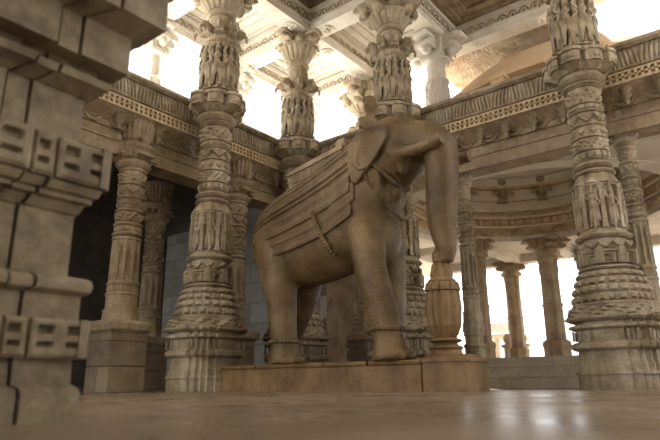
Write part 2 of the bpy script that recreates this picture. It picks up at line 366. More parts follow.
# ------------------------------------------------------------------ gallery column (one storey)
def gallery_column(name, rs, peds, label, group):
    GALL = globals()['GALL'] if peds else CREAM
    root = thing(name, label, 'column', group=group)
    q = lambda v: v * rs
    if peds:
        MB().stack(square, [(0, q(.255)), (.32, q(.255)), (.322, q(.25)), (.325, q(.255)), (.72, q(.255)), (.725, q(.27)), (.74, q(.27))]).build('pedestal', PEDS, root, smooth=.3)
        cap = MB().stack(square, [(.74, q(.29)), (.76, q(.315)), (.84, q(.315)), (.85, q(.3)), (.88, q(.27))])
        for k in range(4):
            for u in range(-6, 7): cap.box(q(u * .045 - .014), q(u * .045 + .014), q(.3), q(.325), .77, .83, Matrix.Rotation(k * PI / 2, 4, 'Z'))
        cap.build('pedestal_cap', GALL, root, smooth=.3)
    else:
        lathe([P(0, .5, q(.24)), T(.5, .56, q(.24), q(.03)), P(.56, .66, q(.22)), T(.66, .72, q(.22), q(.03)), K(.72, .88, q(.24), q(.22), 'scroll', 10, q(.02))], 96, .9).build('pedestal', GALL, root)
    lathe([P(.88, 1.0, q(.235), q(.225)), P(1.0, 1.02, q(.235)), P(1.02, 1.2, q(.205), q(.2)), T(1.2, 1.25, q(.205), q(.015)), K(1.25, 1.33, q(.19), q(.19), 'dent', 24, q(.012)), T(1.33, 1.4, q(.19), q(.025))], 96, .7).build('octagonal_base', GALL, root)
    lathe([K(1.4, 1.95, q(.18), q(.17), 'arch', 10, q(.03)), P(1.95, 1.98, q(.195)), P(1.98, 2.0, q(.15)), T(2.0, 2.06, q(.17), q(.035)), K(2.06, 2.14, q(.16), q(.16), 'bead', 14, q(.02)), T(2.14, 2.19, q(.165), q(.035)),
           P(2.19, 2.21, q(.14)), K(2.21, 2.34, q(.15), q(.15), 'scroll', 6, q(.028)), T(2.34, 2.38, q(.165), q(.025)), P(2.38, 2.4, q(.138)), K(2.4, 2.52, q(.15), q(.15), 'diam', 9, q(.024)), T(2.52, 2.56, q(.165), q(.025)), P(2.56, 2.58, q(.138)), K(2.58, 2.72, q(.148), q(.148), 'fest', 7, q(.026)), T(2.72, 2.76, q(.165), q(.025)), P(2.76, 2.78, q(.138)), K(2.78, 2.92, q(.15), q(.155), 'scroll', 6, q(.028))], 112, .2).build('shaft', GALL, root)
    lathe([T(2.92, 2.97, q(.17), q(.02)), P(2.97, 3.0, q(.19), q(.225)), T(3.0, 3.05, q(.225), q(.015)), P(3.05, 3.08, q(.2))], 96).build('ring_capital', GALL, root)
    br = MB().stack(square, [(3.08, q(.17)), (3.1, q(.2)), (3.16, q(.2)), (3.17, q(.2))])
    for k in range(4):
        R = Matrix.Rotation(k * PI / 2, 4, 'Z')
        br.merge(MB().prism([(q(.1), 0), (q(.14), q(.3)), (-q(.14), q(.3)), (-q(.1), 0)], 3.12, 3.17).loft([[(-q(.1), 0, 3.08), (q(.1), 0, 3.08), (q(.1), q(.2), 3.08), (-q(.1), q(.2), 3.08)], [(-q(.12), 0, 3.12), (q(.12), 0, 3.12), (q(.12), q(.27), 3.12), (-q(.12), q(.27), 3.12)]]), R)
    br.build('bracket', GALL, root)
    v = lathe([K(3.17, 3.25, q(.25), q(.29), None, 0, 0), P(3.25, 3.29, q(.29)), P(3.29, 3.34, q(.26), q(.2)), P(3.34, 3.38, q(.19), q(.24)), K(3.38, 3.66, q(.245), q(.27), 'flute', 22, q(.016)), P(3.66, 3.7, q(.285))], 132)
    for k in range(4):
        v.merge(MB().ball((q(.27), 0, 3.36), (q(.05), q(.07), .08), 8, 6), Matrix.Rotation(k * PI / 2, 4, 'Z'))
    v.build('vase_capital', GALL, root)
    return root

# ------------------------------------------------------------------ SETTING
fl = MB(); fl.box(-40, 40, -40, 60, -.2, 0)
struct(fl.build('floor', FLOOR))
struct(MB().box(-5.6, -.75, 3.3, 3.5, 0, 3.6).build('wall_back', GREY))
struct(MB().box(-2.5, -.1, 5.6, 5.8, 0, 4.2).build('wall_rear', GALL))
struct(MB().box(9.5, 9.8, -16, 1.5, 0, 7).build('light_block_wall', PALE))  # unseen wall, added to cut the light from the right front
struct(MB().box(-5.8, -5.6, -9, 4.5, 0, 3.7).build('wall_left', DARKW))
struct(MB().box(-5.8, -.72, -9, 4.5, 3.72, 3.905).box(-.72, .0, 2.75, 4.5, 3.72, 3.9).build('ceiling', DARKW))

# ------------------------------------------------------------------ parapets
def parapet(name, L, label, zoff, pend):
    """runs along +x from 0 to L, court face towards -y (y=0 is the lattice face)"""
    root = thing(name, label, 'balcony parapet', group=None)
    z = lambda v: v + zoff
    # architrave
    a = MB().box(0, L, .26, .62, z(3.12), z(3.3)); a.box(0, L, .24, .62, z(3.3), z(3.34)); a.box(0, L, .27, .62, z(3.34), z(3.46))
    a.build('architrave', GALL, root, smooth=.3)
    s = MB().box(0, L, .24, .6, z(3.46), z(3.62)).loft([[(x, .3, z(3.5)), (x, .6, z(3.5)), (x, .6, z(3.68)), (x, .02, z(3.68)), (x, .05, z(3.655))] for x in (0, L)])
    # scalloped fascia discs
    n = int(L / .36)
    for i in range(n):
        x = (i + .5) * L / n
        ring = MB().tube([(x + .13 * cos(t * PI / 10), .225, z(3.6) - .12 * sin(t * PI / 10)) for t in range(11)], .026, 6).tube([(x + .06 * cos(t * PI / 8), .225, z(3.6) - .06 * sin(t * PI / 8)) for t in range(9)], .02, 6)
        s.merge(ring)
    s.build('soffit', GALL, root, smooth=.4)
    for i in range(int(L / pend)):
        x = (i + .5) * pend
        lathe([P(0, .045, .015, .045), P(.045, .07, .045, .02), P(.07, .13, .03, .075), P(.13, .155, .075, .03), P(.155, .22, .04, .095), P(.22, .26, .095, .06)], 16).build('pendant', CREAM, root, (x, .12, z(3.42)))
    # lattice band: two rails, posts, dark pierced holes behind
    b = MB().box(0, L, .0, .12, z(3.68), z(3.705)).box(0, L, .0, .12, z(3.815), z(3.84)).box(0, L, .0, .05, z(3.75), z(3.77)).box(0, L, .055, .3, z(3.68), z(3.84))
    n = int(L / .075)
    for i in range(n + 1):
        x = i * L / n
        b.box(x - .017, x + .017, .0, .05, z(3.705), z(3.815))
    b.build('lattice_band', BAND, root, smooth=.3)
    # frieze of upright leaning leaves
    f = MB().loft([[(x, .02, z(3.84)), (x, -.02, z(3.86)), (x, -.02, z(3.875)), (x, .03, z(3.885)), (x, .05, z(4.16)), (x, .3, z(4.16)), (x, .3, z(3.84))] for x in (0, L)])
    n = int(L / .055)
    for i in range(n):
        x = (i + .5) * L / n; d = .009 * (1 if (i // 6) % 2 else -1)
        f.tube([(x - d, .03, z(3.885)), (x, .02, z(3.97)), (x + d * 1.5, .025, z(4.07)), (x + d * 3, .045, z(4.15))], [(.016, .012), (.026, .026), (.024, .024), (.01, .012)], 7)
    f.build('leaf_frieze', CREAM, root, smooth=.7)
    MB().loft([[(x, .0, z(4.15)), (x, -.045, z(4.18)), (x, -.045, z(4.22)), (x, .0, z(4.25)), (x, .34, z(4.25)), (x, .34, z(4.15))] for x in (0, L)]).build('coping', CREAM, root, smooth=.3)
    return root
pl = parapet('balcony_parapet', 6.45, 'carved stone balcony parapet with lattice band over the dark left gallery', 0, .62)
pl.location = (-.45, -4.0, 0); pl.rotation_euler.z = PI / 2
pr = parapet('balcony_parapet', 8.5, 'carved stone balcony parapet with lattice band on the right behind trunk and right column', .05, .40)
pr.location = (-.45, 2.42, 0)

# ------------------------------------------------------------------ columns
colB = tall_column()
colB['label'] = 'tall pale carved column standing clear left of the elephant, at its rump'
cc = dup(colB, None, (-.19, 2.0, 0), 0, 'tall carved column at the inner corner of the parapets, rising above the elephant back')
for ch in cc.children:
    if ch.name.startswith('cross_bracket'): ch.scale = (.8, .8, .5); ch.location.z = 6.06 - 5.83 * .5
    if ch.name.startswith('upper_drum'): ch.scale = (.95, .95, 1.3); ch.location.z = 5.06 - 5.06 * 1.3
dup(colB, None, (1.83, 1.97, 0), 0, 'tall carved column directly behind the elephant head and rider')
dup(colB, None, (4.56, 1.97, 0), 0, 'large tall carved column on the right, nearest full column in front of the steps', .965)
dup(colB, None, (-.12, 4.1, 0), 0, 'slender far column seen in the bright gap between corner column and elephant rider', .98)

k1 = gallery_column('gallery_column', 1.0, True, 'short gallery column on a square block pedestal, between near pier and pale tall column', 'columns of the left gallery')
k1.location = (-.75, -.82, 0)
dup(k1, None, (-.75, 1.12, 0), 0, 'short gallery column half hidden behind the pale tall column left of the elephant')
dup(k1, None, (-2.8, 1.02, 0), 0, 'darker short gallery column inside the left gallery, between front gallery column and pale tall column')
dup(k1, None, (.62, 2.95, 0), 0, 'short gallery column under the right parapet, seen beneath the elephant belly')
e2 = gallery_column('gallery_column', .62, False, 'slim pale gallery column just right of the lotus post and trunk', 'slim columns of the right gallery')
e2.location = (2.45, 2.92, 0.05)
dup(e2, None, (4.8, 2.85, .05), 0, 'slim gallery column close behind the right side of the large right column')
dup(e2, None, (5.6, 2.95, .05), 0, 'gallery column at the right edge of the picture behind the large right column')

# ------------------------------------------------------------------ steps platform, dome columns, interior dome
st = MB().box(.9, 9, 2.72, 12, 0, .13).box(.9, 9, 2.75, 12, .135, .27).box(.9, 9, 2.78, 12, .275, .40)
tag(st.build('step_platform', STEP, smooth=.3), 'low grey stone platform of three courses behind the lotus post, left of large right column', 'steps')

def ring_column(label):
    root = thing('octagonal_column', label, 'column', group='plain octagonal columns under the ring dome')
    lathe([P(0, .1, .24), P(.1, .14, .26), P(.14, .3, .22), K(.3, .4, .23, .22, 'bead', 10, .012), P(.4, .42, .19)], 96, 1.0).build('base', GALL, root)
    lathe([P(.42, 1.0, .165, .16), P(1.0, 1.03, .175), P(1.03, 1.55, .155, .15), K(1.55, 1.75, .15, .15, 'diam', 8, .012), P(1.75, 1.8, .165)], 96, .95).build('shaft', GALL, root)
    c = lathe([T(1.8, 1.86, .16, .02), P(1.86, 1.9, .16, .22), P(1.9, 1.95, .22), P(1.95, 2.0, .18)], 64)
    for k in range(4):
        c.merge(bracket_arm(.4, .2, .09), Matrix.Translation((0, 0, 2.0)) @ Matrix.Rotation(k * PI / 2, 4, 'Z'))
    c.stack(square, [(2.0, .17), (2.2, .19)])
    c.build('bracket_capital', GALL, root)
    return root
DC = (2.6, 5.65); DR = 2.42
F = ring_column('plain octagonal column right of the trunk, left edge of the bright opening'); F.location = (.78, 7.15, .4); F.scale = (1, 1, 1.27)
dup(F, None, (2.06, 8.0, .4), .6, 'plain octagonal column at the right end of the bright opening, beside the large right column', (1.3, 1.3, 1.27))
dup(F, None, (.45, 10.0, .4), .3, 'farther plain octagonal column standing alone in the middle of the bright opening', (1.2, 1.2, 1.27))
dup(F, None, (3.6, 8.0, .4), .6, 'plain octagonal column hidden close behind the large right column', (1.2, 1.2, 1.27))
dup(F, None, (2.5, 10.0, .4), .3, 'far plain column in the gap right of the opening, beside the large right column', (1.2, 1.2, 1.27))
dup(F, None, (5.0, 6.4, .4), .6, 'plain octagonal column right of the large right column, under the ring dome', (1.2, 1.2, 1.27))

ARC = None
dm = thing('corbelled_dome', 'round corbelled stone dome of stacked carved rings behind the large right column', 'dome', (DC[0], DC[1], 0))
def ringband(r_in, r_out, z0, z1, kind=None, n=0, amp=0):
    N = 288; rings = []; prof = []
    rows = 7 if kind else 2
    for i in range(rows):
        t = i / (rows - 1); prof.append((z0 + (z1 - z0) * t, t))
    for zz, t in prof:
        rr = [r_in - (relief(kind, n, amp, TAU * k / N, t) if kind else 0) for k in range(N)]
        rings.append([(rr[k] * cos(TAU * k / N), rr[k] * sin(TAU * k / N), zz) for k in range(N)])
    rings.append([(r_out * cos(TAU * k / N), r_out * sin(TAU * k / N), z1) for k in range(N)])
    rings.append([(r_out * cos(TAU * k / N), r_out * sin(TAU * k / N), z0) for k in range(N)])
    rings.append(rings[0])
    return MB().loft(rings, cap=False)
tiers = [(0, .10, None, 0, 0), (-.03, .26, 'fest', 34, .07), (-.07, .30, None, 0, 0), (-.05, .44, 'dent', 80, .05), (-.10, .48, None, 0, 0),
         (-.09, .58, 'zig', 60, .05), (-.16, .63, None, 0, 0), (-.18, .78, None, 0, 0), (-.27, .84, None, 0, 0), (-.30, 1.0, None, 0, 0), (-.44, 1.05, 'bead', 80, .02),
         (-.48, 1.2, None, 0, 0), (-.66, 1.25, None, 0, 0)]
z_ = 3.2
for i, (dr_, dz, kd, n, am) in enumerate(tiers):
    ringband(DR + dr_ * .62 + (.05 if i % 2 else 0), DR + dr_ * .62 + .3, z_, 3.2 + dz * 1.2, kd, n, am).build('ring_tier', BAND if kd else PALE, dm, smooth=.5); z_ = 3.2 + dz * 1.2
def arcband(r, z0, z1, a0, a1, th=.25):
    N = 80; P_ = lambda rr, z: [(rr * cos(a0 + (a1 - a0) * k / N), rr * sin(a0 + (a1 - a0) * k / N), z) for k in range(N + 1)]
    q = [P_(r, z0), P_(r, z1), P_(r + th, z1), P_(r + th, z0)]
    return MB().loft([[c[k] for c in q] for k in range(N + 1)])
for i, (r_, z0, z1) in enumerate(((DR - .34, 4.7, 4.86), (DR - .42, 4.86, 4.94), (DR - .45, 4.94, 5.12))):
    arcband(r_, z0, z1, .0, PI).build('ring_tier', PALE, dm, smooth=.5)  # far half only; near half left open to let light in
for k in range(16):
    a = TAU * k / 16 + .2; r0 = DR - .24
    h = MB().box(r0 + .02, r0 + .4, -.07, .07, 4.2, 4.27).ball((r0 + .1, 0, 4.39), (.1, .09, .14), 9, 6).ball((r0 + .06, 0, 4.56), .08, 9, 6).tube([(r0 + .1, .09, 4.42), (r0, .13, 4.34), (r0 - .02, .04, 4.38)], .03, 6).tube([(r0 + .1, -.09, 4.42), (r0, -.13, 4.34), (r0 - .02, -.04, 4.38)], .03, 6)
    h.v = [((x - r0) * 1.5 + r0 - .03, y * 1.6, (z - 4.2) * 1.3 + 4.1) for x, y, z in h.v]
    h.build('bracket_figure', CREAM, dm, rz=a)
# plate closing the square bay round the ring, and the ceiling of the aisle beyond
def square_ring(r, hx0, hx1, hy0, hy1, z0, z1):
    N = 96; inn = []; out = []
    for k in range(N):
        a = TAU * (k + .5) / N; c, s_ = cos(a), sin(a)
        f = min((hx1 if c > 0 else hx0) / abs(c) if abs(c) > 1e-6 else 1e9, (hy1 if s_ > 0 else hy0) / abs(s_) if abs(s_) > 1e-6 else 1e9)
        inn.append((DC[0] + r * c, DC[1] + r * s_)); out.append((DC[0] + f * c, DC[1] + f * s_))
    return MB().loft([[(x, y, z0) for x, y in inn], [(x, y, z0) for x, y in out], [(x, y, z1) for x, y in out], [(x, y, z1) for x, y in inn], [(x, y, z0) for x, y in inn]], cap=False)
struct(square_ring(DR + .3, 2.6, 6.5, 2.6, 2.6, 3.22, 3.4).build('ceiling', PALE))
struct(MB().box(-1.5, 9, 8.2, 10.6, 3.3, 3.5).build('ceiling', PALE))
for x0, x1, y0, y1, lb in ((-1.5, 9, 9.85, 10.15, 'plain stone lintel over the farther column in the bright opening'), (.5, .8, 7.3, 9.9, 'pale stone lintel running back from the left column of the opening'),
                           (1.92, 2.2, 8.1, 9.9, 'pale stone lintel running back from the right column of the opening')):
    tag(MB().box(x0, x1, y0, y1, 3.1, 3.3).box(x0 - .03, x1 + .03, y0 - .03, y1 + .03, 3.22, 3.3).build('lintel_beam', PALE, smooth=.3), lb, 'beam', kind='thing')
# roof terrace above right gallery + plaster dome
struct(MB().box(-12, -.75, -12, 14, 3.91, 3.97).build('roof', PALE))  # unseen pale slab added over the left gallery, bounces sun onto the ceilings
struct(square_ring(DR + .2, 3.2, 9, 2.88, 8, 4.2, 4.3).build('roof', PALE))
dc = (3.4, 6.5, 3.5); R = 3.32
rings = []
for i in range(25):
    ph = math.asin(1.55 / R) + (PI / 2 - .01 - math.asin(1.55 / R)) * i / 24
    rings.append([(R * cos(ph) * cos(TAU * k / 96), R * cos(ph) * sin(TAU * k / 96), 1.55 + (R * sin(ph) - 1.55) * .82) for k in range(96)])
pd = thing('plaster_dome', 'smooth ochre plaster dome rising behind the right parapet', 'dome', dc)
MB().loft(rings).build('shell', DOME, pd, smooth=1.2)
for k in range(20):
    a = TAU * (k + .5) / 20
    MB().box(2.86, 3.0, -.12, .12, .80, 1.6).box(2.84, 3.02, -.15, .15, 1.5, 1.6).build('added_drum_post', DOME, pd, rz=a)  # hidden open drum, added to let daylight into the ring dome

# ------------------------------------------------------------------ upper ceiling: beams with soffit lotuses, coffers
def lotus(mb, c, r):
    for k in range(10):
        a = TAU * k / 10
        mb.ball((c[0] + r * .68 * cos(a), c[1] + r * .68 * sin(a), c[2]), (r * .3, r * .3, .03), 8, 4)
    mb.ball(c, (r * .42, r * .42, .05), 10, 5)
    mb.tube([(c[0] + r * cos(TAU * k / 20), c[1] + r * sin(TAU * k / 20), c[2]) for k in range(21)], .018, 6)
def beam(label, p, q, wd=.17, z0=6.25, h=.4, nl=2):
    p = Vector((p[0], p[1], 0)); q = Vector((q[0], q[1], 0)); L = (q - p).length; a = math.atan2(q.y - p.y, q.x - p.x)
    root = thing('ceiling_beam', label, 'beam', (p.x, p.y, z0), a, 'upper ceiling beams')
    MB().box(0, L, -wd, wd, 0, .12).box(0, L, -wd - .03, wd + .03, .12, .16).box(0, L, -wd, wd, .16, h - .08).box(0, L, -wd - .06, wd + .06, h - .08, h).build('shaft', PALE, root, smooth=.3)
    for i in range(nl):
        m = MB(); lotus(m, (L * (i + .5) / nl, 0, -.005), .11); m.build('lotus_boss', PALE, root)
    for s in (-1, 1):
        m = MB(); n = max(2, int(L / .2))
        for i in range(n):
            x = (i + .5) * L / n
            m.tube([(x + .08 * cos(PI * t / 8), s * (wd + .01), .19 + .1 * sin(PI * t / 8)) for t in range(9)], .014, 6)
            m.ball((x, s * (wd + .01), .21), (.03, .02, .03), 7, 4)
        m.build('carved_side', CREAM, root)
    return root
XS = [-1.9, 0, 1.83, 4.47]; YS = [.0, 2.07, 4.2]
beam('ceiling beam from the pale tall column to the corner column', (0, .0), (0, 2.1))
beam('ceiling beam from corner column back to the slender far column', (0, 2.1), (0, 4.25))
beam('ceiling beam above elephant from corner column to column behind its head', (0, 2.07), (1.83, 2.07))
beam('ceiling beam from column behind the head to the large right column', (1.83, 2.07), (4.6, 2.07))
beam('ceiling beam running back from column behind elephant head to next column', (1.83, 2.0), (1.83, 4.25))
beam('ceiling beam from pale tall column out over the left gallery', (0, 0), (-1.95, 0))
beam('ceiling beam from corner column out over the left gallery', (0, 2.07), (-1.95, 2.07))
beam('outer ceiling beam along the far left side above the gallery', (-1.9, -.2), (-1.9, 2.2))
beam('outer ceiling beam at the far left back corner', (-1.9, 2.1), (-1.9, 4.3))
beam('ceiling beam at the back between far left corner and slender far column', (-1.9, 4.2), (0, 4.2))
beam('ceiling beam at the back between slender far column and next column', (0, 4.2), (1.83, 4.2))
beam('ceiling beam at the back in front of the ochre dome', (1.83, 4.25), (7.5, 4.25), nl=5)
beam('ceiling beam over the elephant from pale tall column toward the court', (0, 0), (1.83, 0))
beam('ceiling beam from above the elephant to the column behind its head', (1.83, 0), (1.83, 2.0))
def coffer(label, x0, x1, y0, y1, mat, z=6.62):
    root = thing('carved_coffer', label, 'ceiling panel', ((x0 + x1) / 2, (y0 + y1) / 2, z), 0, 'carved ceiling panels')
    hx, hy = (x1 - x0) / 2, (y1 - y0) / 2
    m = MB()
    for i, (s, zz) in enumerate(((1, 0), (.86, .06), (.72, .12), (.58, .18), (.44, .24))):
        s2 = s - .14 if i < 4 else .3
        ax, ay, bx, by = hx * s + .02, hy * s + .02, hx * s2, hy * s2
        for bx_ in ((-ax, ax, -ay, -by), (-ax, ax, by, ay), (-ax, -bx, -by, by), (bx, ax, -by, by)): m.box(*bx_, zz, zz + .1)
    m.box(-hx * .46, hx * .46, -hy * .46, hy * .46, .32, .38)
    m.build('stepped_frame', mat, root, smooth=.3)
    m = MB(); lotus(m, (0, 0, .3), min(hx, hy) * .28); m.build('lotus_boss', mat, root)
    m = MB(); n = 10
    for sx in range(n):
        for sy in (-1, 1):
            m.ball((hx * (-.85 + 1.7 * sx / (n - 1)), sy * hy * .93, .0), (.07, .05, .03), 8, 4); m.ball((sy * hx * .93, hy * (-.85 + 1.7 * sx / (n - 1)), .0), (.05, .07, .03), 8, 4)
    m.build('leaf_border', mat, root)
coffer('pale stepped ceiling panel over the left gallery, beside pale tall column', -1.9, 0, 0, 2.07, PALE)
coffer('ceiling panel over the elephant at the top of the picture', 0, 1.83, 0, 2.07, CEIL)
coffer('pale ceiling panel beyond the corner column', 0, 1.83, 2.07, 4.2, PALE)
coffer('large dark carved ceiling panel at upper right before the ochre dome', 1.83, 4.47, 2.07, 4.25, CEIL)
coffer('ceiling panel at the far left back corner', -1.9, 0, 2.07, 4.2, PALE)
coffer('carved ceiling panel at the top right corner past the large right column', 4.47, 7.3, 2.07, 4.25, CEIL)
struct(MB().box(-2.3, 7.6, -.2, 4.6, 7.0, 7.2).box(-2.3, 14, -16, -.2, 7.0, 7.2).build('roof', PALE))  # front box is unseen, added to keep direct sun off the court
struct(MB().box(1.0, 4.0, 4.45, 10.5, 6.66, 6.8).build('ceiling', CEIL))

def upper_pillar(label, group):
    root = thing('upper_pillar', label, 'column', group=group)
    lathe([P(0, .2, .17), T(.2, .26, .17, .02), K(.26, .7, .15, .145, 'arch', 8, .02), T(.7, .76, .15, .02), K(.76, 1.3, .135, .13, 'scroll', 8, .02), T(1.3, 1.36, .14, .02), P(1.36, 1.75, .12), P(1.75, 1.8, .12, .19), P(1.8, 1.86, .19)], 80, .5).build('shaft', PALE, root)
    c = MB().stack(square, [(1.86, .15), (2.35, .17)])
    for k in range(4): c.merge(bracket_arm(.42, .36, .1), Matrix.Translation((0, 0, 1.99)) @ Matrix.Rotation(k * PI / 2, 4, 'Z'))
    for k in range(4): c.merge(MB().ball((.24, 0, 1.98), (.08, .07, .1), 8, 6), Matrix.Rotation(k * PI / 2, 4, 'Z'))
    c.build('bracket_capital', PALE, root)
    return root
u = upper_pillar('sunlit upper pillar above left parapet, near the top left pier', 'upper pillars of the far row'); u.location = (-1.9, .1, 3.9)
dup(u, None, (-1.9, 2.07, 3.9), 0, 'sunlit upper pillar seen just past the pale tall column')
dup(u, None, (1.72, 3.75, 4.3), 0, 'upper pillar standing beyond the right parapet, between elephant head and ochre dome', (1.45, 1.45, .85))
dup(u, None, (-1.9, 4.2, 3.9), 0, 'farthest upper pillar at the back left corner beside the corner column')

# ------------------------------------------------------------------ elephant plinth and lotus post
EY = .33
p = MB().box(.42, 3.24, -.08, .78, 0, .25)
for x0, x1 in ((.42, 1.02), (1.05, 2.05), (2.08, 2.62), (2.65, 3.24)):
    p.loft([[(x0, y0, z) if False else (x, y0, z) for x, y0, z in ((x0, -.08 - d, zz), (x1, -.08 - d, zz), (x1, .78, zz), (x0, .78, zz))] for zz, d in ((.25, .0), (.265, .02), (.285, .025), (.30, .01))])
p_=tag(p.build('statue_plinth', PLIN, smooth=.3), 'long low tan stone plinth under the elephant', 'plinth')
lp = thing('lotus_post', 'tan lotus bud shaped stone post on a square block, holding up the trunk tip', 'pedestal', (3.46, .18, 0))
LO = (-.075, 0, 0)
MB().stack(square, [(0, .24), (.27, .24), (.275, .255), (.30, .255), (.31, .24)]).build('block', PLIN, lp, smooth=.3)
MB().stack(square, [(.31, .2), (.33, .2), (.345, .15)]).build('foot_slab', PLIN, lp, smooth=.3)
lathe([P(.345, .39, .165, .15), T(.39, .43, .15, .02), P(.43, .46, .13, .11), T(.46, .50, .13, .035), P(.5, .53, .11, .12)], 64).build('foot_rings', PLIN, lp, LO)
lathe([K(.53, .62, .13, .165, 'flute', 10, .016), K(.62, .8, .165, .182, 'flute', 10, .018), K(.8, .96, .182, .168, 'flute', 10, .018), P(.96, .98, .16, .14)], 96).build('lotus_bud', PLIN, lp, LO)
lathe([K(.97, 1.05, .15, .155, 'petal', 10, .025), K(1.05, 1.09, .13, .12, 'bead', 14, .014)], 80).build('petal_ring', PLIN, lp, LO)
sc_ = lathe([P(1.09, 1.12, .115, .11), K(1.12, 1.25, .12, .09, 'flute', 8, .016), T(1.25, 1.3, .07, .012)], 64)
sc_.build('upper_stem', PLIN, lp, LO)

# ------------------------------------------------------------------ ELEPHANT
el = thing('elephant_statue', 'life size tan stone elephant statue with rider, saddle and trunk down', 'statue', (0, 0, 0))
SEC = [(.71, 1.84, .10, .08), (.76, 1.84, .32, .22), (.87, 1.81, .47, .34), (1.03, 1.81, .56, .42), (1.27, 1.85, .62, .46), (1.55, 1.90, .66, .48), (1.85, 1.97, .70, .48), (2.15, 2.07, .74, .46), (2.4, 2.2, .74, .42), (2.6, 2.3, .66, .37), (2.78, 2.42, .52, .3)]
def sec_at(x):
    for i in range(len(SEC) - 1):
        a, b = SEC[i], SEC[i + 1]
        if a[0] <= x <= b[0]:
            t = (x - a[0]) / (b[0] - a[0]); return [a[j] + (b[j] - a[j]) * t for j in range(4)]
    return SEC[-1] if x > SEC[-1][0] else SEC[0]
def body_pt(x, ang, off=0.0):        # ang 0 = top, + toward far side
    _, zc, hh, hw = sec_at(x)
    e = .9
    sx = math.copysign(abs(sin(ang)) ** e, sin(ang)); cz = math.copysign(abs(cos(ang)) ** e, cos(ang))
    return Vector((x, EY + (hw + off) * sx, zc + (hh + off) * cz))
m = MB()
m.loft([[body_pt(s[0], TAU * k / 32) for k in range(32)] for s in SEC])
Y0, Y1 = EY - .26, EY + .27
# rear near, rear far, front near, front far
m.tube([(1.15, Y0 + .1, 1.85), (1.2, Y0 + .03, 1.5), (1.26, Y0 + .01, 1.15), (1.31, Y0, .8), (1.335, Y0, .55), (1.345, Y0, .42), (1.36, Y0, .305)], [.33, .28, .2, .168, .158, .175, .2], 20)
m.tube([(1.15, Y1 - .1, 1.85), (1.2, Y1, 1.5), (1.16, Y1, 1.15), (1.0, Y1, .8), (.86, Y1, .55), (.8, Y1, .42), (.82, Y1, .305)], [.33, .28, .21, .17, .16, .175, .2], 20)
m.tube([(2.45, Y0 + .12, 1.9), (2.54, Y0 + .02, 1.6), (2.62, Y0 - .03, 1.25), (2.71, Y0 - .03, .95), (2.80, Y0 - .03, .64), (2.83, Y0 - .03, .48), (2.85, Y0 - .03, .305)], [.25, .2, .178, .168, .152, .168, .218], 20)
m.tube([(2.4, Y1 - .1, 2.0), (2.46, Y1 + .04, 1.6), (2.48, Y1 + .05, 1.25), (2.48, Y1 + .05, .95), (2.47, Y1 + .04, .64), (2.47, Y1 + .02, .48), (2.48, Y1, .305)], [.28, .22, .185, .17, .155, .175, .22], 20)
# head
m.ball((2.86, EY, 2.66), (.36, .33, .42), 24, 16)
m.ball((2.82, EY - .13, 2.82), (.25, .19, .24), 18, 12); m.ball((2.82, EY + .13, 2.82), (.25, .19, .24), 18, 12)
m.tube([(2.86, EY, 2.7), (3.1, EY - .02, 2.7), (3.3, EY - .05, 2.66), (3.43, EY - .09, 2.54), (3.46, EY - .12, 2.36), (3.45, EY - .13, 2.12), (3.44, EY - .14, 1.88), (3.43, EY - .15, 1.66), (3.45, EY - .15, 1.48), (3.47, EY - .15, 1.36), (3.45, EY - .15, 1.26)],
       [.34, .28, .225, .195, .18, .175, .168, .15, .12, .095, .075], 20)
m.tube([(3.45, EY - .15, 1.32), (3.40, EY - .16, 1.27), (3.35, EY - .16, 1.3), (3.345, EY - .16, 1.36), (3.37, EY - .16, 1.39)], [.075, .07, .06, .05, .035], 12)
# jaw, chin and chest
m.tube([(2.72, EY, 2.47), (2.84, EY, 2.38), (2.95, EY, 2.34), (3.03, EY, 2.33)], [.25, .2, .14, .07], 16)
m.ball((2.86, EY - .05, 2.16), (.06, .08, .1), 10, 7)
m.tube([(2.9, EY - .26, 2.6), (3.05, EY - .24, 2.46), (3.0, EY - .2, 2.3)], [.1, .07, .05], 10)
m.ball((2.62, EY, 2.15), (.24, .29, .34), 18, 12)
m.ball((2.54, EY - .02, 1.75), (.26, .36, .38), 18, 12)
# tusk sockets
m.tube([(2.92, EY - .2, 2.52), (3.1, EY - .285, 2.5)], [.12, .09], 14); m.tube([(2.92, EY + .2, 2.52), (3.1, EY + .26, 2.5)], [.12, .085], 14)
# eye ridges, toes
m.ball((3.0, EY - .29, 2.68), (.07, .04, .045), 10, 7); m.ball((3.0, EY + .29, 2.68), (.07, .04, .045), 10, 7)
for (fx, fy) in ((1.36, Y0), (.82, Y1), (2.85, Y0 - .03), (2.48, Y1)):
    for a in (-.9, -.45, 0, .45, .9): m.ball((fx + .2 * cos(a), fy + .2 * sin(a), .34), (.05, .05, .055), 8, 6)
link('body', remeshed(m, 'elephant_body', ELEPH, .022, 6), el)
# tusks
for s, y in ((-1, EY - .29), (1, EY + .27)):
    t = MB().tube([(3.02, y, 2.5), (3.25, y + s * .02, 2.49), (3.46, y + s * .04, 2.505), (3.58, y + s * .05, 2.525)], [.068, .064, .06, .056], 14)
    t.tube([(3.46, y + s * .04, 2.505), (3.48, y + s * .042, 2.508)], .07, 14); t.tube([(3.55, y + s * .05, 2.52), (3.58, y + s * .05, 2.525)], .066, 14)
    t.build('tusk', ELEPH, el)
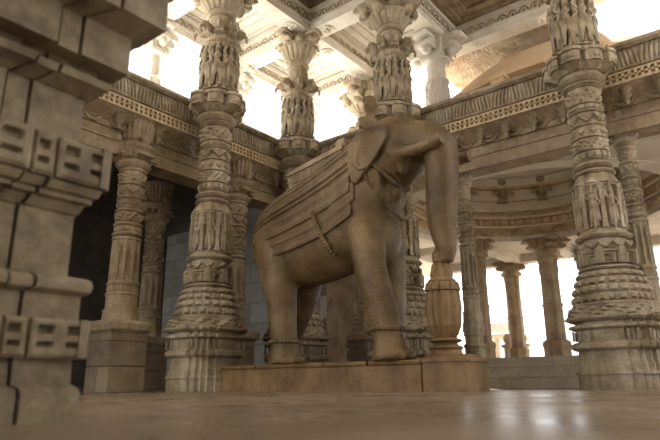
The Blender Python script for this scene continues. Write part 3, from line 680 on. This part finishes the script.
# ears: thick draped flaps
def ear(s):
    out = [(x_ + .06, z_e - .1) for x_, z_e in [(2.90, 2.86), (2.86, 2.99), (2.70, 3.02), (2.52, 2.98), (2.38, 2.86), (2.36, 2.66), (2.39, 2.44), (2.45, 2.30), (2.52, 2.35), (2.64, 2.5), (2.78, 2.66)]]
    cx, cz = 2.66, 2.78
    yb = EY + s * .385
    def lay(k, dy): return [(cx + (x - cx) * k, yb + s * (dy - .06 * ((x - 2.4) / .45) + .05 * ((3 - z) / .7)), cz + (z - cz) * k) for x, z in out]
    return MB().loft([lay(.5, -.06), lay(.97, -.035), lay(1.0, .0), lay(.97, .03), lay(.84, .022), lay(.5, .0), lay(.2, .0)])
for s in (-1, 1):
    o = ear(s).build('ear', ELEPH, el, smooth=1.2)
    o.modifiers.new('s', 'SUBSURF').levels = 1; o.modifiers['s'].render_levels = 2
# blanket shell following the back
AMAX = 1.98
def blanket():
    m = MB(); xs = [.74 + (2.46 - .74) * i / 28 for i in range(29)]
    ups = [-AMAX + 2 * AMAX * k / 150 for k in range(151)]
    def off(a, i):
        t = abs(a) / AMAX; o = .018
        if any(abs(t - c) < .02 for c in (.40, .46, .60, .66, .82, .985)): o += .024
        if i in (0, 28): o += .015
        if .68 < t < .8: o += .012 * abs(sin(i * 1.7))
        if any(abs(t - c) < .008 for c in (.2, .3, .53, .74, .9)): o += .01
        return o
    rings = [[body_pt(x, a, off(a, i)) for a in ups] + [body_pt(x, a, -.05) for a in reversed(ups)] for i, x in enumerate(xs)]
    return m.loft(rings)
blanket().build('saddle_cloth', ELEPH, el, smooth=.5)
def rope(name, pts, r, nb, mat=ELEPH):
    pts = [Vector(p) for p in pts]; m = MB()
    seg = []
    for i in range(len(pts) - 1): seg.append((pts[i + 1] - pts[i]).length)
    tot = sum(seg)
    m.tube(pts, r * .55, 7)
    for b in range(nb):
        d = tot * (b + .5) / nb; i = 0
        while i < len(seg) - 1 and d > seg[i]: d -= seg[i]; i += 1
        c = pts[i].lerp(pts[i + 1], min(1, d / seg[i])); m.ball(c, r, 8, 5)
    return m.build(name, mat, el)
def hoop(cx, cy, cz, rx, ry, tilt=0, n=28): return [(cx + rx * cos(TAU * k / n), cy + ry * sin(TAU * k / n), cz + tilt * cos(TAU * k / n)) for k in range(n + 1)]
for (x, y, z, r) in ((1.335, Y0, .56, .172), (.86, Y1, .56, .175), (2.805, Y0 - .03, .62, .17), (2.455, Y1, .62, .175)):
    rope('anklet', hoop(x, y, z, r, r), .026, 26)
# necklaces over neck and chest
def neckl(x0, z0, x1, z1, w_, drop, name, nb, r=.026):
    pts = []
    for i in range(25):
        t = -1 + 2 * i / 24
        pts.append((x1 + (x0 - x1) * t * t, EY + w_ * math.copysign(abs(t) ** .7, t), z1 + (z0 - z1) * abs(t) ** 1.6))
    return rope(name, pts, r, nb)
neckl(2.5, 2.5, 2.86, 1.86, .43, 0, 'necklace', 44, .026)
neckl(2.66, 2.5, 2.9, 2.2, .36, 0, 'collar', 36, .03)
# bell chain hanging on the flank, girth rope
rope('bell_chain', [body_pt(1.98 + .02 * i, -1.58 - .085 * i, .05) for i in range(11)], .032, 14)
# panel plate at shoulder
m = MB()
rs = [[body_pt(2.2 + .05 * i, -1.55 - .03 * k, .03) for k in range(9)] + [body_pt(2.2 + .05 * i, -1.55 - .03 * (8 - k), -.03) for k in range(9)] for i in range(7)]
m.loft(rs); m.build('girth_plate', ELEPH, el)
# howdah seat on the back: tilted slab with dentil rim
hd = MB()
tilt = math.atan2(.15, .82)
MT = Matrix.Translation((1.5, EY, 2.40)) @ Matrix.Rotation(-tilt, 4, 'Y') @ Matrix.Diagonal((.8, 1, 1, 1))
hd.box(0, 1.05, -.33, .33, .02, .07, MT); hd.box(-.02, 1.07, -.36, .36, .19, .235, MT); hd.box(.03, 1.02, -.3, .3, -.24, .2, MT); hd.box(.0, 1.05, -.33, .33, -.1, -.07, MT); hd.box(-.04, .04, -.34, -.26, -.22, .19, MT); hd.box(-.01, 1.06, -.345, .345, .235, .26, MT)
for i in range(26):
    x = .02 + i * 1.0 / 25
    for s in (-1, 1): hd.box(x - .012, x + .012, s * .3 - (.045 if s < 0 else 0), s * .3 + (.045 if s > 0 else 0), .07, .19, MT)
for i in range(15):
    y = -.28 + i * .04
    hd.box(-.03, .02, y - .012, y + .012, .07, .19, MT); hd.box(1.03, 1.08, y - .012, y + .012, .07, .19, MT)
hd.build('howdah_seat', GALL, el, smooth=.3)
hk = MB().loft([[(x0, EY - w_, z), (x1, EY - w_, z), (x1, EY + w_, z), (x0, EY + w_, z)] for x0, x1, w_, z in ((2.16, 2.3, .24, 2.7), (2.12, 2.26, .25, 2.9), (2.09, 2.17, .13, 3.0), (2.08, 2.13, .05, 3.03))])
hk.build('howdah_back', GALL, el, smooth=.5)
# rider
rd = MB()
RX = 2.44
rd.tube([(RX, EY, 2.86), (RX, EY, 2.98), (RX + .01, EY, 3.12), (RX + .02, EY, 3.26), (RX + .03, EY, 3.32)], [(.17, .15), (.17, .13), (.14, .11), (.17, .11), (.06, .06)], 14)
rd.tube([(RX + .03, EY, 3.3), (RX + .04, EY, 3.38)], .055, 10)
rd.ball((RX + .05, EY, 3.46), (.09, .085, .11), 14, 10); rd.ball((RX + .145, EY, 3.45), (.02, .018, .025), 7, 5)
rd.ball((RX + .03, EY, 3.55), (.09, .09, .05), 12, 6)
for s in (-1, 1):
    rd.ball((RX + .05, EY + s * .085, 3.46), (.025, .015, .035), 7, 5)
    rd.tube([(RX + .02, EY + s * .15, 3.24), (RX + .06, EY + s * .21, 3.12), (RX + .16, EY + s * .16, 3.04), (RX + .25, EY + s * .1, 3.02)], [.05, .045, .04, .035], 10)
    rd.tube([(RX, EY + s * .1, 2.94), (RX + .12, EY + s * .27, 2.94), (RX + .16, EY + s * .36, 2.8), (RX + .1, EY + s * .41, 2.6), (RX + .13, EY + s * .42, 2.5)], [.09, .085, .065, .05, .04], 10)
    rd.ball((RX + .18, EY + s * .42, 2.48), (.07, .035, .03), 8, 5)
link('rider', remeshed(rd, 'rider_figure', ELEPH, .016, 3), el, (0, 0, -.09))
# tail
MB().tube([(.74, EY + .1, 2.1), (.66, EY + .12, 1.95), (.7, EY + .14, 1.5), (.74, EY + .14, 1.1), (.76, EY + .14, .95)], [.06, .05, .04, .035, .05], 10).build('tail', ELEPH, el)

# ------------------------------------------------------------------ NEAR PIER
NC = (3.98, -4.58); HB = .45
def pier_plan(h):
    pts = []
    q = [(0, -.30), (-.02, -.30), (-.02, -.285), (-.008, -.285)]
    q = [(0., .255), (.03, .255), (.03, .245), (.014, .245), (.014, .182), (.034, .182), (.034, .172), (.008, .172), (.008, .008)]
    side = [(h - dx, h - dy) for dx, dy in q]
    quad = side + [(y, x) for x, y in reversed(side)]
    for k in range(4):
        c, s = [(1, 0), (0, 1), (-1, 0), (0, -1)][k]
        pts += [(x * c - y * s, x * s + y * c) for x, y in quad]
    return pts
np_ = thing('stone_pier', 'large blurred stepped stone pier close at the left edge', 'pier', (NC[0], NC[1], 0))
def pst(name, prof): return MB().stack(pier_plan, [(z, HB + e) for z, e in prof]).build(name, NEAR, np_, smooth=.5)
pst('foot', [(0, 0), (.075, 0), (.09, -.004), (.10, -.02), (.172, -.022)])
pst('torus', [(.28, -.018), (.352, -.018), (.356, -.008), (.364, .002), (.38, .005), (.396, .002), (.404, -.008), (.408, -.03), (.412, -.045)])
pst('shaft', [(.412, -.05), (.60, -.05), (.606, -.045)])
pst('corbel', [(.606, -.042), (.635, -.03), (.64, -.016), (.655, -.016), (.66, -.004), (.685, .004), (.69, -.004)])
pst('upper_shaft', [(.82, -.058), (1.0, -.058), (1.003, -.05)])
pst('upper_corbel', [(1.003, -.05), (1.03, -.02), (1.035, -.005), (1.06, .0), (1.063, -.03), (1.066, -.035), (1.12, -.035)])
pst('capital_block', [(1.10, .035), (1.235, .035), (1.24, .045), (1.27, .10), (1.275, .115), (1.42, .115), (1.43, .13), (1.47, .17), (1.48, .19), (1.62, .19)])
def slit_block(z0, z1, e):
    h = HB + e
    b = MB().stack(pier_plan, [(z0, h - .02), (z1, h - .02)])
    zc = (z0 + z1) / 2; H = z1 - z0
    for k in range(4):
        R = Matrix.Rotation(k * PI / 2, 4, 'Z')
        for s in (-1, 1):
            facets = [(h - .172, h - .004, h - .008), (h - .245, h - .182, h - .014)]
            for (y0, y1, x) in facets:
                yy0, yy1 = (y0, y1) if s > 0 else (-y1, -y0)
                slab(b, x, yy0, yy1, z0, z1, 2 if (y1 - y0) > .1 else 1, R)
        slab(b, h, -(h - .255), h - .255, z0, z1, 4, R)
    return b.build('slit_block', NEAR, np_, smooth=.4)
def slab(b, x, y0, y1, z0, z1, n, R):
    H = z1 - z0; W = (y1 - y0) / n
    ny = 12 * n; nz = 12
    vs = []; idx = {}
    for i in range(ny + 1):
        for j in range(nz + 1):
            y = y0 + (y1 - y0) * i / ny; z = z0 + H * j / nz
            u = ((y - y0) / W) % 1.0; t = (z - z0) / H
            d = 0
            if .24 < u < .7 and (.26 < t < .4 or .62 < t < .76): d = -.03
            if i in (0, ny) or j in (0, nz): d = -.006
            vs.append(R @ Vector((x + d, y, z))); idx[i, j] = len(vs) - 1
    fs = [(idx[i, j], idx[i + 1, j], idx[i + 1, j + 1], idx[i, j + 1]) for i in range(ny) for j in range(nz)]
    b.add(vs, fs)
    bx = MB().box(x - .03, x - .0055, y0, y1, z0 - .0005, z0 + .0005).box(x - .03, x - .0055, y0, y1, z1 - .0005, z1 + .0005).box(x - .03, x - .006, y0 - .0005, y0 + .0005, z0, z1).box(x - .03, x - .006, y1 - .0005, y1 + .0005, z0, z1)
    b.merge(bx, R)
slit_block(.172, .28, .006)
slit_block(.69, .82, .016)

# ------------------------------------------------------------------ far outside
fs = thing('far_pavilion', 'pale far stone pavilion in bright haze outside the opening, low at its left', 'building', (-2.15, 15.5, 0))
fs.scale = (.62, .62, .8)
MB().box(-1.1, 1.1, -1, 1, 0, .5).build('base', FAR, fs)
for sx in (-.85, 0, .85): MB().box(sx - .12, sx + .12, -.9, -.66, .5, 1.9).build('pillar', FAR, fs)
MB().stack(square, [(1.9, 1.15), (2.0, 1.25), (2.1, 1.25), (2.15, 1.0), (2.6, .7)]).build('roof', FAR, fs)

pt = thing('stone_post', 'small far stone post with round cap, just right of the lone column', 'post', (-.42, 11.6, 0), group='far stone posts')
MB().stack(octa, [(0, .2), (.3, .2), (.32, .15), (1.0, .13), (1.02, .2), (1.1, .2), (1.12, .1)]).build('shaft', GALL, pt, smooth=.4)
MB().ball((0, 0, 1.25), (.15, .15, .17), 12, 8).build('cap', GALL, pt)
dup(pt, None, (-.02, 11.6, 0), 0, 'small far stone post with round cap, beside the right column of the opening')
